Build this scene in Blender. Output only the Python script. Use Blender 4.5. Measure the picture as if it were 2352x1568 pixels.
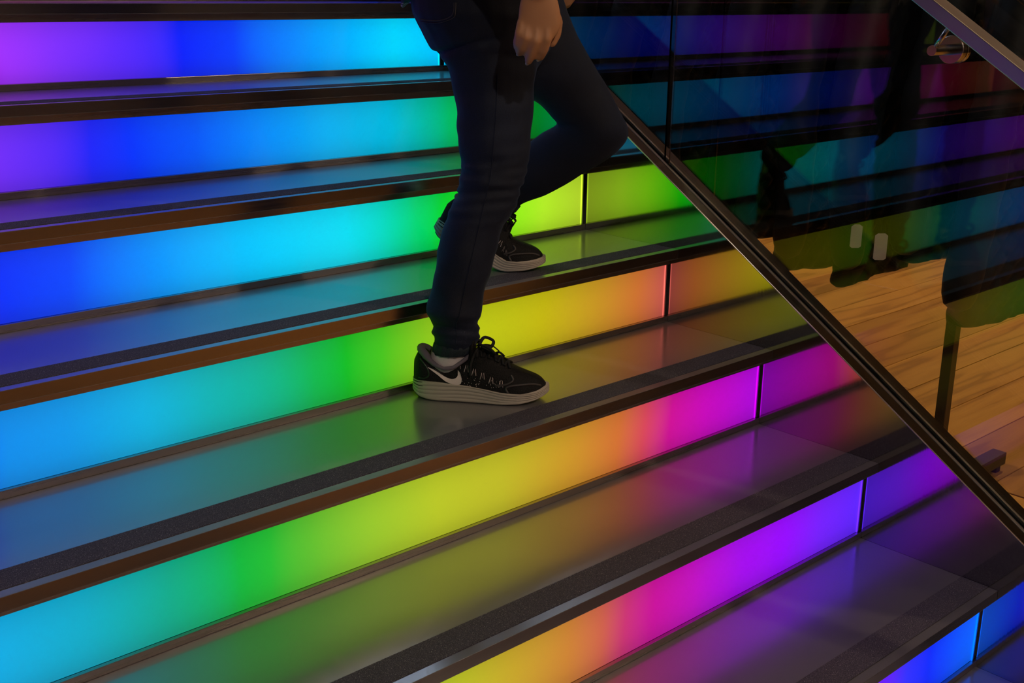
import bpy, bmesh, math, random
from mathutils import Vector, Matrix, noise
from mathutils.bvhtree import BVHTree
random.seed(7)
S = bpy.context.scene
for o in list(bpy.data.objects): bpy.data.objects.remove(o)
COL = S.collection

# ---------------------------------------------------------------- camera
F = 2690.95
CR = Vector((0.74041139, -0.67206355, 0.01102543))
CU = Vector((0.18635784, 0.22101499, 0.95729992))
CF = Vector((0.64580317, 0.70674108, -0.28888633))
CC = Vector((-1.98524935, -2.4599431, 0.21025704))
cam = bpy.data.cameras.new('camera'); camo = bpy.data.objects.new('camera', cam); COL.objects.link(camo)
M = Matrix.Identity(4)
for i in range(3):
    M[i][0] = CR[i]; M[i][1] = CU[i]; M[i][2] = -CF[i]; M[i][3] = CC[i]
camo.matrix_world = M
cam.sensor_width = 36; cam.lens = F/2352*36; cam.clip_start = .02; cam.clip_end = 100
S.camera = camo
NV = Vector((0.6746, 0.7382, 0)); SV = Vector((0.7382, -0.6746, 0))   # across / along the walker's path
def ray(px, py): return CF + CR*((px-1176)/F) + CU*((784-py)/F)
def at(px, py, D):            # a point in the upright plane of the walk, D metres away
    d = ray(px, py); return CC + d*(D/NV.dot(d))
def onx(px, py, X):
    d = ray(px, py); return CC + d*((X-CC.x)/d.x)
def ony(px, py, Y):
    d = ray(px, py); return CC + d*((Y-CC.y)/d.y)

# ---------------------------------------------------------------- world and lamps
w = bpy.data.worlds.new('world'); S.world = w; w.use_nodes = True
w.node_tree.nodes['Background'].inputs[0].default_value = (.55, .62, 1, 1)
w.node_tree.nodes['Background'].inputs[1].default_value = .01
S.view_settings.view_transform = 'Standard'; S.view_settings.look = 'None'
S.view_settings.exposure = 0; S.view_settings.gamma = 1; S.view_settings.use_curve_mapping = False

STEP, RISE = 0.26733, 0.17
WIDTH = -2.45                # left end of the flight
FLOOR = -7*RISE
CEIL = 2.9
LAMPS = [(1.55, -3.3, 330, 1.3), (.2, -4.1, 300, 1.3), (3.4, -.6, 300, 1.6), (5.3, .9, 320, 1.7), (3.2, 2.4, 260, 1.7),
         (-1.9, -5.6, 150, 1.2), (1.9, -1.6, 200, 1.3), (-1.2, -.9, 0, 1.3)]  # first two set from tread highlights; floor and front-left ones added for light
UPLIGHTS = [(-1.2, 2.6, 60, 'above the top of the stairs'), (2.6, 3.4, 80, 'over the oak floor at the back'), (-1.2, -5.6, 60, 'in front of the stairs')]

# ---------------------------------------------------------------- helpers
def mesh(name, vs, fs, mat, parent=None, smooth=False, bevel=0, P=None):
    me = bpy.data.meshes.new(name); me.from_pydata([tuple(v) for v in vs], [], fs)
    me.validate(); 
    bm = bmesh.new(); bm.from_mesh(me); bmesh.ops.recalc_face_normals(bm, faces=bm.faces)
    if bevel: bmesh.ops.bevel(bm, geom=bm.edges[:], offset=bevel, segments=2, affect='EDGES', profile=.6)
    bm.to_mesh(me); bm.free()
    if smooth:
        for p in me.polygons: p.use_smooth = True
    me.materials.append(mat)
    return link(name, me, parent)
def link(name, me, parent=None):
    o = bpy.data.objects.new(name, me); COL.objects.link(o)
    if parent is not None:
        o.parent = parent
        o.location = -wloc(parent)
    return o
def wloc(o):
    l = Vector((0, 0, 0))
    while o is not None: l += o.location; o = o.parent
    return l
def empty(name, loc, label, cat, group=None):
    o = bpy.data.objects.new(name, None); COL.objects.link(o); o.location = loc
    o.empty_display_size = .1
    if label: o['label'] = label; o['category'] = cat
    if group: o['group'] = group
    return o
def tag(o, label, cat, group=None):
    o['label'] = label; o['category'] = cat
    if group: o['group'] = group
    return o
def box(x0, x1, y0, y1, z0, z1):
    vs = [(x, y, z) for x in (x0, x1) for y in (y0, y1) for z in (z0, z1)]
    fs = [(0,1,3,2), (4,6,7,5), (0,4,5,1), (2,3,7,6), (0,2,6,4), (1,5,7,3)]
    return vs, fs
def prism(poly, f):
    """poly: list of 2-D points; f(a, b, k) -> 3-D for k in 0,1"""
    n = len(poly)
    vs = [f(a, b, 0) for a, b in poly] + [f(a, b, 1) for a, b in poly]
    fs = [tuple(range(n)), tuple(range(2*n-1, n-1, -1))] + [(i, (i+1) % n, n+(i+1) % n, n+i) for i in range(n)]
    return vs, fs
def join(parts):
    V, Fs = [], []
    for v, f in parts:
        k = len(V); V += [Vector(a) for a in v]; Fs += [tuple(k+i for i in q) for q in f]
    return V, Fs
def rings(rs, cap=True):
    n = len(rs[0]); V = [p for r in rs for p in r]; Fs = []
    for j in range(len(rs)-1):
        for i in range(n):
            a = j*n+i; b = j*n+(i+1) % n
            Fs.append((a, b, b+n, a+n))
    if cap: Fs += [tuple(range(n))[::-1], tuple(range((len(rs)-1)*n, len(rs)*n))]
    return V, Fs
def ell(c, a, b, n=20, p=1.0):
    """ring round c with half-axis vectors a, b"""
    out = []
    for i in range(n):
        t = 2*math.pi*i/n; ct, st = math.cos(t), math.sin(t)
        out.append(c + a*(math.copysign(abs(ct)**p, ct)) + b*(math.copysign(abs(st)**p, st)))
    return out
def tube(pts, rad, n=8, flat=1.0, up=None):
    pts = [Vector(p) for p in pts]
    if not isinstance(rad, (list, tuple)): rad = [rad]*len(pts)
    rs = []; ref = Vector(up) if up else Vector((.31, .2, .93))
    for i, p in enumerate(pts):
        t = (pts[min(i+1, len(pts)-1)] - pts[max(i-1, 0)]).normalized()
        a = t.cross(ref)
        if a.length < 1e-4: a = t.cross(Vector((1, 0, 0)))
        a.normalize(); b = a.cross(t).normalized(); ref = b
        rs.append(ell(p, a*rad[i], b*rad[i]*flat, n))
    return rings(rs)
def limb(pts, rad, n=14):
    """tube with rounded ends"""
    pts = [Vector(p) for p in pts]; t0 = (pts[0]-pts[1]).normalized(); t1 = (pts[-1]-pts[-2]).normalized()
    P = [pts[0]+t0*rad[0]*.9, pts[0]+t0*rad[0]*.6] + pts + [pts[-1]+t1*rad[-1]*.6, pts[-1]+t1*rad[-1]*.9]
    R = [rad[0]*.35, rad[0]*.78] + list(rad) + [rad[-1]*.78, rad[-1]*.35]
    return tube(P, R, n)
def spline(pts, k=6):
    out = []; n = len(pts)
    for i in range(n-1):
        p0, p1, p2, p3 = pts[max(i-1, 0)], pts[i], pts[i+1], pts[min(i+2, n-1)]
        for j in range(k):
            t = j/k
            out.append([.5*((2*b)+(-a+c)*t+(2*a-5*b+4*c-d)*t*t+(-a+3*b-3*c+d)*t**3) for a, b, c, d in zip(p0, p1, p2, p3)])
    out.append(list(pts[-1])); return out
def interp(x, xs, ys):
    if x <= xs[0]: return ys[0]
    for i in range(1, len(xs)):
        if x <= xs[i]:
            t = (x-xs[i-1])/(xs[i]-xs[i-1]); return ys[i-1]+(ys[i]-ys[i-1])*t
    return ys[-1]
def remesh(name, V, Fs, mat, voxel, parent, smooth_it=3):
    me = bpy.data.meshes.new(name+'_src'); me.from_pydata([tuple(v) for v in V], [], Fs)
    bm = bmesh.new(); bm.from_mesh(me); bmesh.ops.recalc_face_normals(bm, faces=bm.faces); bm.to_mesh(me); bm.free()
    o = bpy.data.objects.new(name+'_src', me); COL.objects.link(o)
    m = o.modifiers.new('r', 'REMESH'); m.mode = 'VOXEL'; m.voxel_size = voxel; m.use_smooth_shade = True
    s = o.modifiers.new('s', 'SMOOTH'); s.factor = .5; s.iterations = smooth_it
    dg = bpy.context.evaluated_depsgraph_get(); dg.update()
    m2 = bpy.data.meshes.new_from_object(o.evaluated_get(dg))
    bpy.data.objects.remove(o); bpy.data.meshes.remove(me)
    m2.name = name
    m2.materials.clear(); m2.materials.append(mat)
    for p in m2.polygons: p.use_smooth = True; p.material_index = 0
    return link(name, m2, parent)

# ---------------------------------------------------------------- materials
def lin(c):
    return tuple(((x/255)/12.92 if x <= 10 else (((x/255)+.055)/1.055)**2.4) for x in c)
def mat(name, col, rough=.5, metal=0., **kw):
    m = bpy.data.materials.new(name); m.use_nodes = True
    b = m.node_tree.nodes['Principled BSDF']
    b.inputs['Base Color'].default_value = (*col[:3], 1); b.inputs['Roughness'].default_value = rough
    b.inputs['Metallic'].default_value = metal
    for k, v in kw.items(): b.inputs[k.replace('_', ' ')].default_value = v
    return m
def nodes(m): return m.node_tree.nodes, m.node_tree.links, m.node_tree.nodes['Principled BSDF']
def noise_tex(m, scale, stretch=(1, 1, 1), detail=4, coord='Object'):
    N, L, B = nodes(m)
    tc = N.new('ShaderNodeTexCoord'); mp = N.new('ShaderNodeMapping'); nz = N.new('ShaderNodeTexNoise')
    mp.inputs['Scale'].default_value = stretch; nz.inputs['Scale'].default_value = scale; nz.inputs['Detail'].default_value = detail
    L.new(tc.outputs[coord], mp.inputs[0]); L.new(mp.outputs[0], nz.inputs['Vector'])
    return nz
def rampn(m, src, stops):
    N, L, B = nodes(m); r = N.new('ShaderNodeValToRGB')
    e = r.color_ramp.elements
    while len(e) > 1: e.remove(e[-1])
    e[0].position = stops[0][0]; e[0].color = (*stops[0][1][:3], 1)
    for p, c in stops[1:]:
        q = e.new(p); q.color = (*c[:3], 1)
    L.new(src, r.inputs[0]); return r
def g3(v): return (v, v, v)
def bump(m, src, strength, dist=.001):
    N, L, B = nodes(m); b = N.new('ShaderNodeBump'); b.inputs['Strength'].default_value = strength; b.inputs['Distance'].default_value = dist
    L.new(src, b.inputs['Height']); L.new(b.outputs[0], B.inputs['Normal'])

# brushed stainless treads: fine streaks along the step, smudged gloss
def steel(name, col, r0, r1, stretch, sc=6, bmp=.08):
    m = mat(name, col, r0, 1.)
    N, L, B = nodes(m)
    nz = noise_tex(m, sc, stretch, 5)
    r = rampn(m, nz.outputs[0], [(.3, g3(r0)), (.75, g3(r1))]); L.new(r.outputs[0], B.inputs['Roughness'])
    bump(m, nz.outputs[0], bmp, .0006)
    return m
TREAD = steel('brushed_tread_steel', (.50, .49, .50), .17, .25, (1.2, 140, 40), 5, .03)
TREAD.node_tree.nodes['Principled BSDF'].inputs['Metallic'].default_value = .93
N, L, B = nodes(TREAD)
nz2 = noise_tex(TREAD, 3.0, (1, 2, 1), 6)
rr = rampn(TREAD, nz2.outputs[0], [(.35, (.38, .37, .38)), (.7, (.48, .47, .48))]); L.new(rr.outputs[0], B.inputs['Base Color'])
def second_lobe(m, col, rough, fac, metal=.6):
    N, L, B = nodes(m); out = [n for n in N if n.type == 'OUTPUT_MATERIAL'][0]
    p = N.new('ShaderNodeBsdfPrincipled'); p.inputs['Base Color'].default_value = (*col, 1); p.inputs['Roughness'].default_value = rough; p.inputs['Metallic'].default_value = metal
    mxs = N.new('ShaderNodeMixShader'); mxs.inputs[0].default_value = fac
    L.new(B.outputs[0], mxs.inputs[1]); L.new(p.outputs[0], mxs.inputs[2]); L.new(mxs.outputs[0], out.inputs[0])
second_lobe(TREAD, (.34, .32, .34), .62, .42, .55)
NOSE = steel('nosing_steel', (.34, .32, .33), .2, .26, (.5, 50, 50), 5, .015)
TRIM = steel('riser_trim_steel', (.46, .41, .38), .26, .31, (.5, 30, 30), 4, .0)
SKIRT = steel('polished_skirt_steel', (.45, .45, .45), .045, .085, (60, 60, 2), 4, .05)
CHAN = steel('channel_steel', (.27, .26, .26), .10, .2, (30, 3, 3), 6, .05)
CHROME = mat('bright_edge_steel', (.95, .92, .9), .3, 1.)
RAILM = steel('handrail_steel', (.72, .68, .64), .34, .42, (80, 3, 3), 5, .06)
BRKT = mat('turned_steel', (.55, .52, .50), .2, 1.)
N, L, B = nodes(BRKT); B.inputs['Anisotropic'].default_value = .7
BLACK = mat('black_gasket', (.004, .004, .005), .7)
GRIT = mat('black_grit_strip', (.028, .028, .035), .8)
GRIT.node_tree.nodes['Principled BSDF'].inputs['Specular IOR Level'].default_value = .15
N, L, B = nodes(GRIT)
nz = noise_tex(GRIT, 900, (1, 1, 1), 2)
r = rampn(GRIT, nz.outputs[0], [(.35, (.048, .042, .055)), (.6, (.10, .09, .115)), (.68, (.17, .16, .18)), (.76, (.8, .75, .65))]); L.new(r.outputs[0], B.inputs['Base Color'])  # palest flecks paint the grit's sparkle into its colour
bump(GRIT, nz.outputs[0], .6, .0015)
GLASS = mat('balustrade_glass', (.90, .94, .92), 0., 0.)
N, L, B = nodes(GLASS); B.inputs['Transmission Weight'].default_value = 1; B.inputs['IOR'].default_value = 1.36
DARKWALL = mat('dark_plaster', (.012, .011, .011), .8)
nz = noise_tex(DARKWALL, 8); bump(DARKWALL, nz.outputs[0], .1)
CEILM = mat('ceiling_paint', (.5, .5, .52), .9)
GREYWALL = mat('grey_paint', (.35, .36, .38), .9)
nz = noise_tex(GREYWALL, 30); bump(GREYWALL, nz.outputs[0], .05)
nz = noise_tex(CEILM, 20); bump(CEILM, nz.outputs[0], .1)

# oak planks
WOOD = mat('oak_plank', (.3, .15, .05), .38)
N, L, B = nodes(WOOD)
tc = N.new('ShaderNodeTexCoord'); oi = N.new('ShaderNodeObjectInfo')
add = N.new('ShaderNodeVectorMath'); add.operation = 'MULTIPLY_ADD'
add.inputs[1].default_value = (1, 1, 1)
mul = N.new('ShaderNodeVectorMath'); mul.operation = 'SCALE'; mul.inputs['Scale'].default_value = 13.7
cmb = N.new('ShaderNodeCombineXYZ'); L.new(oi.outputs['Random'], cmb.inputs[0]); L.new(oi.outputs['Random'], cmb.inputs[1])
L.new(cmb.outputs[0], mul.inputs[0]); L.new(tc.outputs['Object'], add.inputs[0]); L.new(mul.outputs[0], add.inputs[2])
mp = N.new('ShaderNodeMapping'); mp.inputs['Scale'].default_value = (.55, 5, 1); L.new(add.outputs[0], mp.inputs[0])
n1 = N.new('ShaderNodeTexNoise'); n1.inputs['Scale'].default_value = 1.6; n1.inputs['Detail'].default_value = 2; L.new(mp.outputs[0], n1.inputs['Vector'])
m1 = N.new('ShaderNodeMath'); m1.operation = 'MULTIPLY'; m1.inputs[1].default_value = 26; L.new(n1.outputs[0], m1.inputs[0])
m2 = N.new('ShaderNodeMath'); m2.operation = 'SINE'; L.new(m1.outputs[0], m2.inputs[0])
m3 = N.new('ShaderNodeMath'); m3.operation = 'MULTIPLY_ADD'; m3.inputs[1].default_value = .5; m3.inputs[2].default_value = .5; L.new(m2.outputs[0], m3.inputs[0])
r = rampn(WOOD, m3.outputs[0], [(0, (.27, .12, .022)), (.2, (.35, .16, .030)), (1, (.39, .185, .036))])
mp2 = N.new('ShaderNodeMapping'); mp2.inputs['Scale'].default_value = (2, 60, 1); L.new(add.outputs[0], mp2.inputs[0])
n2 = N.new('ShaderNodeTexNoise'); n2.inputs['Scale'].default_value = 4; n2.inputs['Detail'].default_value = 5; L.new(mp2.outputs[0], n2.inputs['Vector'])
mx = N.new('ShaderNodeMix'); mx.data_type = 'RGBA'; mx.blend_type = 'MULTIPLY'; mx.inputs[0].default_value = 1
r2 = rampn(WOOD, n2.outputs[0], [(.3, g3(.84)), (.65, g3(1.0))])
L.new(r.outputs[0], mx.inputs[6]); L.new(r2.outputs[0], mx.inputs[7])
mx2 = N.new('ShaderNodeMix'); mx2.data_type = 'RGBA'; mx2.blend_type = 'MULTIPLY'; mx2.inputs[0].default_value = 1
r3 = rampn(WOOD, oi.outputs['Random'], [(0, (.72, .66, .6)), (.5, (.92, .9, .85)), (1, (1.1, 1.08, 1.02))])
L.new(mx.outputs[2], mx2.inputs[6]); L.new(r3.outputs[0], mx2.inputs[7]); L.new(mx2.outputs[2], B.inputs['Base Color'])
bump(WOOD, n2.outputs[0], .15, .001)

# ---------------------------------------------------------------- room shell
def struct(name, v, f, m, parent=None, **kw):
    o = mesh(name, v, f, m, parent, **kw); o['kind'] = 'structure'; return o
fl = bpy.data.objects.new('floor', None); COL.objects.link(fl); fl.location = (0, 0, FLOOR); fl['kind'] = 'structure'
SUB = mat('subfloor', (.10, .055, .025), .5); nz = noise_tex(SUB, 4); bump(SUB, nz.outputs[0], .05)
mesh('subfloor', *box(-4, 8.2, -7.2, 5.2, FLOOR-.08, FLOOR-.021), SUB, fl)
PW = .205; pk = 0
plank_me = {}
for j, y in enumerate([(-3.3 + PW*k) for k in range(31)]):
    x = .1 - random.uniform(0, 1.3)
    while x < 8.0:
        Ln = random.choice((1.6, 1.9, 2.2)); x1 = min(x+Ln, 8.15); x0 = max(x, -.02 if y > -1.9 else -.9)
        if x1-x0 > .15:
            key = round(x1-x0, 2)
            if key not in plank_me:
                v, f = box(0, key-.003, 0, PW-.003, -.02, 0)
                me = bpy.data.meshes.new('plank'); me.from_pydata(v, [], f)
                bm = bmesh.new(); bm.from_mesh(me); bmesh.ops.recalc_face_normals(bm, faces=bm.faces)
                bmesh.ops.bevel(bm, geom=[e for e in bm.edges if all(q.co.z > -.001 for q in e.verts)], offset=.0012, segments=1, affect='EDGES')
                bm.to_mesh(me); bm.free(); me.materials.append(WOOD); plank_me[key] = me
            o = bpy.data.objects.new('plank', plank_me[key]); COL.objects.link(o); o.parent = fl
            o.location = (x0, y, random.uniform(-.0004, .0004)); pk += 1
        x += Ln
# planks in front of the stairs, towards the camera
for j, y in enumerate([(-3.3 + PW*k) for k in range(-16, 6)]):
    x = -3.6 - random.uniform(0, 1.0)
    while x < (8 if y < -3.35 else -.9):
        lim = 8 if y < -3.35 else -.903
        Ln = 2.4; x1 = min(x+Ln, lim)
        if x1-x > .3:
            key = round(x1-x, 1)
            if key not in plank_me:
                v, f = box(0, key-.003, 0, PW-.003, -.02, 0)
                me = bpy.data.meshes.new('plank'); me.from_pydata(v, [], f)
                bm = bmesh.new(); bm.from_mesh(me); bmesh.ops.recalc_face_normals(bm, faces=bm.faces); bm.to_mesh(me); bm.free()
                me.materials.append(WOOD); plank_me[key] = me
            if x1-key > -4:
                o = bpy.data.objects.new('plank', plank_me[key]); COL.objects.link(o); o.parent = fl
                o.location = (x1-key, y, random.uniform(-.0004, .0004)); pk += 1
        x += Ln
struct('ceiling', *box(-4, 8.2, -7.2, 5.2, CEIL, CEIL+.1), CEILM)
struct('wall_left', *box(-4.1, -4, -7.2, 5.2, FLOOR-.08, CEIL), DARKWALL)
struct('wall_right', *box(8.2, 8.3, -7.2, 5.2, FLOOR-.08, CEIL), DARKWALL)
struct('wall_back', *box(-4, 8.2, 5.2, 5.3, FLOOR-.08, CEIL), GREYWALL)
struct('wall_front', *box(-4, 8.2, -7.3, -7.2, FLOOR-.08, CEIL), GREYWALL)

# ceiling downlights
LAMPM = bpy.data.materials.new('lamp_lens'); LAMPM.use_nodes = True
b = LAMPM.node_tree.nodes['Principled BSDF']; b.inputs['Emission Color'].default_value = (1, .72, .42, 1); b.inputs['Emission Strength'].default_value = 30
LRING = mat('white_lamp_ring', (.5, .5, .5), .4)
def downlight(x, y, power, size):
    e = empty('ceiling_downlight', (x, y, CEIL), None, None, 'ceiling downlights')
    v, f = rings([ell(Vector((x, y, CEIL-.012)), Vector((.07, 0, 0)), Vector((0, .07, 0)), 24), ell(Vector((x, y, CEIL)), Vector((.075, 0, 0)), Vector((0, .075, 0)), 24)])
    mesh('lamp_ring', v, f, LRING, e, smooth=True)
    v, f = rings([ell(Vector((x, y, CEIL-.016)), Vector((.05, 0, 0)), Vector((0, .05, 0)), 24), ell(Vector((x, y, CEIL-.0125)), Vector((.052, 0, 0)), Vector((0, .052, 0)), 24)])
    mesh('lamp_lens', v, f, LAMPM, e)
    l = bpy.data.lights.new('downlight_bulb', 'SPOT'); l.energy = power; l.color = (1, .66, .36) if x > 1.7 else (1, .74, .48); l.spot_size = size; l.spot_blend = .7; l.shadow_soft_size = .05
    o = bpy.data.objects.new('downlight_bulb', l); COL.objects.link(o); o.parent = e; o.location = (0, 0, -.03)
    return e
def uplight(x, y, power, where):  # unseen fixture added to bounce fill light off ceiling and walls
    e = empty('added_uplight', (x, y, 1.9), 'added grey trough of fill light shining up at the ceiling '+where, 'fill light', 'added uplights')
    mesh('trough', *join([box(x-.8, x+.8, y-.1, y+.1, 1.89, 1.90), box(x-.8, x+.8, y-.11, y-.1, 1.89, 1.97), box(x-.8, x+.8, y+.1, y+.11, 1.89, 1.97)]), LRING, e)
    for sx in (-.7, .7): mesh('suspension_cable', *box(x+sx-.003, x+sx+.003, y-.003, y+.003, 1.9, CEIL), LRING, e)
    l = bpy.data.lights.new('uplight_fill', 'AREA'); l.shape = 'RECTANGLE'; l.size = 1.5; l.size_y = .18; l.energy = power; l.color = (.62, .74, 1) if y > 0 else (1, .72, .5)
    o = bpy.data.objects.new('uplight_fill', l); COL.objects.link(o); o.parent = e; o.location = (0, 0, .04); o.rotation_euler = (math.pi, 0, 0)
for q in UPLIGHTS: uplight(*q)
places = ['above the shop floor just right of the stair foot', 'above the floor in front of the stairs', 'added above the rack of jackets', 'added far right above the oak floor', 'added at the back of the shop floor', 'in front of the stairs at the far left', 'above the lower end of the glass balustrade', 'over the stairs']
for (x, y, pw, sz), pl in zip(LAMPS, places):
    if pw: 
        e = downlight(x, y, pw, sz); e['label'] = 'round warm ceiling downlight '+pl; e['category'] = 'ceiling light'

# unseen spots added in front to brighten the walker and steps
def fill_spot(pos, target, power, col, label):
    e = empty('fill_spotlight', pos, label, 'ceiling light', 'added fill spots')
    p = Vector(pos); d = (Vector(target)-p).normalized()
    mesh('lamp_barrel', *tube([p-d*.09, p-d*.085, p+d*.05], [.03, .042, .045], 24), LRING, e, smooth=True)
    mesh('spot_stem', *box(p.x-.008, p.x+.008, p.y-.008, p.y+.008, p.z+.03, CEIL), LRING, e)
    mesh('lamp_lens', *tube([p+d*.0501, p+d*.0530], [.040, .039], 24), LAMPM, e)
    l = bpy.data.lights.new('spot_bulb', 'SPOT'); l.energy = power; l.color = col; l.spot_size = .75; l.spot_blend = .6; l.shadow_soft_size = .05
    o = bpy.data.objects.new('spot_bulb', l); COL.objects.link(o); o.parent = e; o.location = d*.07
    o.rotation_euler = d.to_track_quat('-Z', 'Y').to_euler()
fill_spot((-2.6, -4.7, 2.5), (-.5, -1.0, -.35), 135, (1, .84, .68), 'added fill spotlight aimed at the stairs from the front left')
fill_spot((1.3, -3.9, 2.5), (-.9, -1.1, -.5), 95, (1, .74, .5), 'added fill spotlight aimed at the stairs from the front right')

# ---------------------------------------------------------------- staircase
# what each light box shows along its length: (pixel x, pixel y, colour as photographed)
LED = {
 0: [(0,110,(160,50,255)),(120,110,(130,48,255)),(260,110,(95,42,255)),(370,110,(60,40,255)),(420,110,(0,32,255)),(540,108,(0,62,255)),(650,105,(0,125,255)),(800,100,(0,180,255)),(900,98,(0,215,255)),(1000,95,(0,200,255))],
 1: [(0,360,(112,46,250)),(120,350,(85,42,250)),(210,345,(30,38,250)),(300,335,(0,52,255)),(450,320,(0,88,250)),(600,305,(0,135,250)),(750,290,(0,175,240)),(880,280,(0,185,220)),(960,275,(0,185,170)),(1030,270,(0,185,100)),(1100,260,(0,175,50)),(1160,255,(0,165,40))],
 2: [(0,660,(0,50,255)),(150,630,(0,72,255)),(280,610,(0,125,255)),(450,580,(0,172,255)),(620,550,(0,205,255)),(780,530,(0,222,245)),(870,515,(0,220,200)),(950,500,(0,215,120)),(1010,490,(0,215,50)),(1080,480,(30,225,10)),(1180,465,(150,242,25)),(1250,455,(180,238,40)),(1330,445,(175,210,40))],
 3: [(0,1035,(0,142,238)),(150,1000,(0,152,235)),(330,950,(0,178,225)),(480,910,(0,180,185)),(620,870,(0,182,140)),(720,850,(0,185,80)),(790,830,(0,190,35)),(880,805,(70,198,30)),(980,780,(140,200,30)),(1110,745,(188,198,15)),(1250,710,(195,182,12)),(1380,680,(200,145,35)),(1470,655,(205,112,48)),(1522,645,(195,85,75))],
 4: [(0,1500,(0,172,228)),(200,1440,(0,172,200)),(380,1385,(0,172,140)),(540,1335,(0,185,60)),(620,1310,(30,190,50)),(720,1270,(95,192,45)),(850,1230,(150,200,42)),(1000,1170,(186,200,36)),(1150,1115,(192,186,36)),(1300,1060,(204,150,38)),(1420,1010,(212,112,50)),(1475,990,(218,70,90)),(1540,965,(208,10,150)),(1620,935,(200,0,185)),(1730,895,(175,0,215))],
 5: [(1050,1545,(186,192,32)),(1180,1490,(198,165,38)),(1300,1440,(206,130,50)),(1380,1400,(208,95,75)),(1440,1370,(205,50,115)),(1510,1340,(202,0,155)),(1600,1290,(192,0,195)),(1700,1240,(165,0,235)),(1800,1190,(150,0,255)),(1890,1150,(118,30,255)),(1970,1110,(95,35,255))],
 6: [(2030,1560,(105,20,255)),(2090,1530,(45,45,255)),(2140,1500,(0,40,255)),(2200,1470,(0,85,255)),(2250,1440,(0,100,250))]}
HUES = [(0,165,40),(150,240,25),(190,190,25),(205,120,50),(210,0,150),(170,0,225),(110,40,255),(0,40,255),(0,150,255),(0,210,240),(0,190,80)]
# beyond the left of the frame the run of colours goes on in the order the photo shows from step to step
LEFT = {0: [(-2.45,(120,150,20)),(-2.2,(160,130,20)),(-1.95,(175,60,30)),(-1.7,(170,10,60)),(-1.45,(170,0,130)),(-1.2,(165,20,220))],
        1: [(-2.45,(190,110,40)),(-2.1,(200,20,80)),(-1.8,(190,0,160)),(-1.45,(160,30,240))],
        2: [(-2.45,(190,0,150)),(-2.1,(165,0,220)),(-1.75,(120,40,255)),(-1.45,(50,40,255))],
        3: [(-2.45,(150,20,250)),(-2.0,(60,40,255)),(-1.7,(0,60,255)),(-1.5,(0,110,250))],
        4: [(-2.45,(60,40,255)),(-2.0,(0,90,255)),(-1.7,(0,150,245))],
        5: [(-2.45,(0,80,255)),(-1.9,(0,170,220)),(-1.5,(0,185,80)),(-1.2,(110,195,45))],
        6: [(-2.45,(0,150,240)),(-1.9,(0,185,100)),(-1.4,(170,200,30)),(-1.0,(205,120,50)),(-.6,(205,0,150)),(-.35,(150,0,255))],
        -1: [(-2.45,(0,190,60)),(-2.0,(190,190,25)),(-1.5,(205,90,60)),(-1.0,(190,0,160)),(-.5,(110,40,255)),(0,(0,60,255))],
        -2: [(-2.45,(0,190,200)),(-1.8,(90,200,40)),(-1.2,(205,140,40)),(-.6,(205,0,110)),(0,(110,40,255))],
        -3: [(-2.45,(0,120,255)),(-1.6,(0,190,120)),(-.8,(190,190,25)),(0,(205,0,130))],
        -4: [(-2.45,(0,40,255)),(-1.4,(0,190,220)),(0,(190,190,25))],
        7: [(-2.45,(0,170,180)),(-1.5,(190,190,20)),(-.8,(200,0,120)),(-.3,(100,30,255)),(0,(0,60,255))]}
def led_mat(i, power=1.0):
    st = [(x, c) for x, c in LEFT.get(i, [])]
    for px, py, c in LED.get(i, []):
        X = ony(px, py, -i*STEP).x
        if X > 0: X = 0
        st.append((X, c))
    if i in LED:
        x0 = min(ony(px, py, -i*STEP).x for px, py, c in LED[i]); st = [s for s in st if s[0] >= x0-1e-6 or s in LEFT.get(i, []) and s[0] < x0-.03]
    st.sort(key=lambda s: s[0])
    m = bpy.data.materials.new('light_box_%d' % (i+5)); m.use_nodes = True
    N, L, B = nodes(m)
    tc = N.new('ShaderNodeTexCoord'); sx = N.new('ShaderNodeSeparateXYZ'); L.new(tc.outputs['Object'], sx.inputs[0])
    # the diffuser blurs neighbouring LEDs slightly askew and a little cloudy
    nz = N.new('ShaderNodeTexNoise'); nz.inputs['Scale'].default_value = 5; nz.inputs['Detail'].default_value = 1; L.new(tc.outputs['Object'], nz.inputs['Vector'])
    a = N.new('ShaderNodeMath'); a.operation = 'MULTIPLY_ADD'; a.inputs[1].default_value = .05; L.new(nz.outputs[0], a.inputs[0]); L.new(sx.outputs[0], a.inputs[2])
    mr = N.new('ShaderNodeMapRange'); mr.inputs[1].default_value = WIDTH+.025; mr.inputs[2].default_value = .025; L.new(a.outputs[0], mr.inputs[0])
    r = rampn(m, mr.outputs[0], [((x-WIDTH)/(0-WIDTH), lin(c)) for x, c in st]); r.color_ramp.interpolation = 'LINEAR'
    # LED strip sits low in the box: glow peaks below mid height
    mz = N.new('ShaderNodeMapRange'); mz.inputs[1].default_value = -i*RISE; mz.inputs[2].default_value = -i*RISE+RISE; L.new(sx.outputs[2], mz.inputs[0])
    zr = rampn(m, mz.outputs[0], [(.05, g3(.62)), (.22, g3(.92)), (.42, g3(1)), (.6, g3(.97)), (.8, g3(.78)), (.95, g3(.6))]); zr.color_ramp.interpolation = 'B_SPLINE'
    mu = N.new('ShaderNodeMix'); mu.data_type = 'RGBA'; mu.blend_type = 'MULTIPLY'; mu.inputs[0].default_value = 1
    L.new(r.outputs[0], mu.inputs[6]); L.new(zr.outputs[0], mu.inputs[7])
    L.new(mu.outputs[2], B.inputs['Emission Color']); B.inputs['Emission Strength'].default_value = power
    B.inputs['Base Color'].default_value = (.02, .02, .02, 1); B.inputs['Roughness'].default_value = .3; B.inputs['Specular IOR Level'].default_value = .35
    return m
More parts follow.
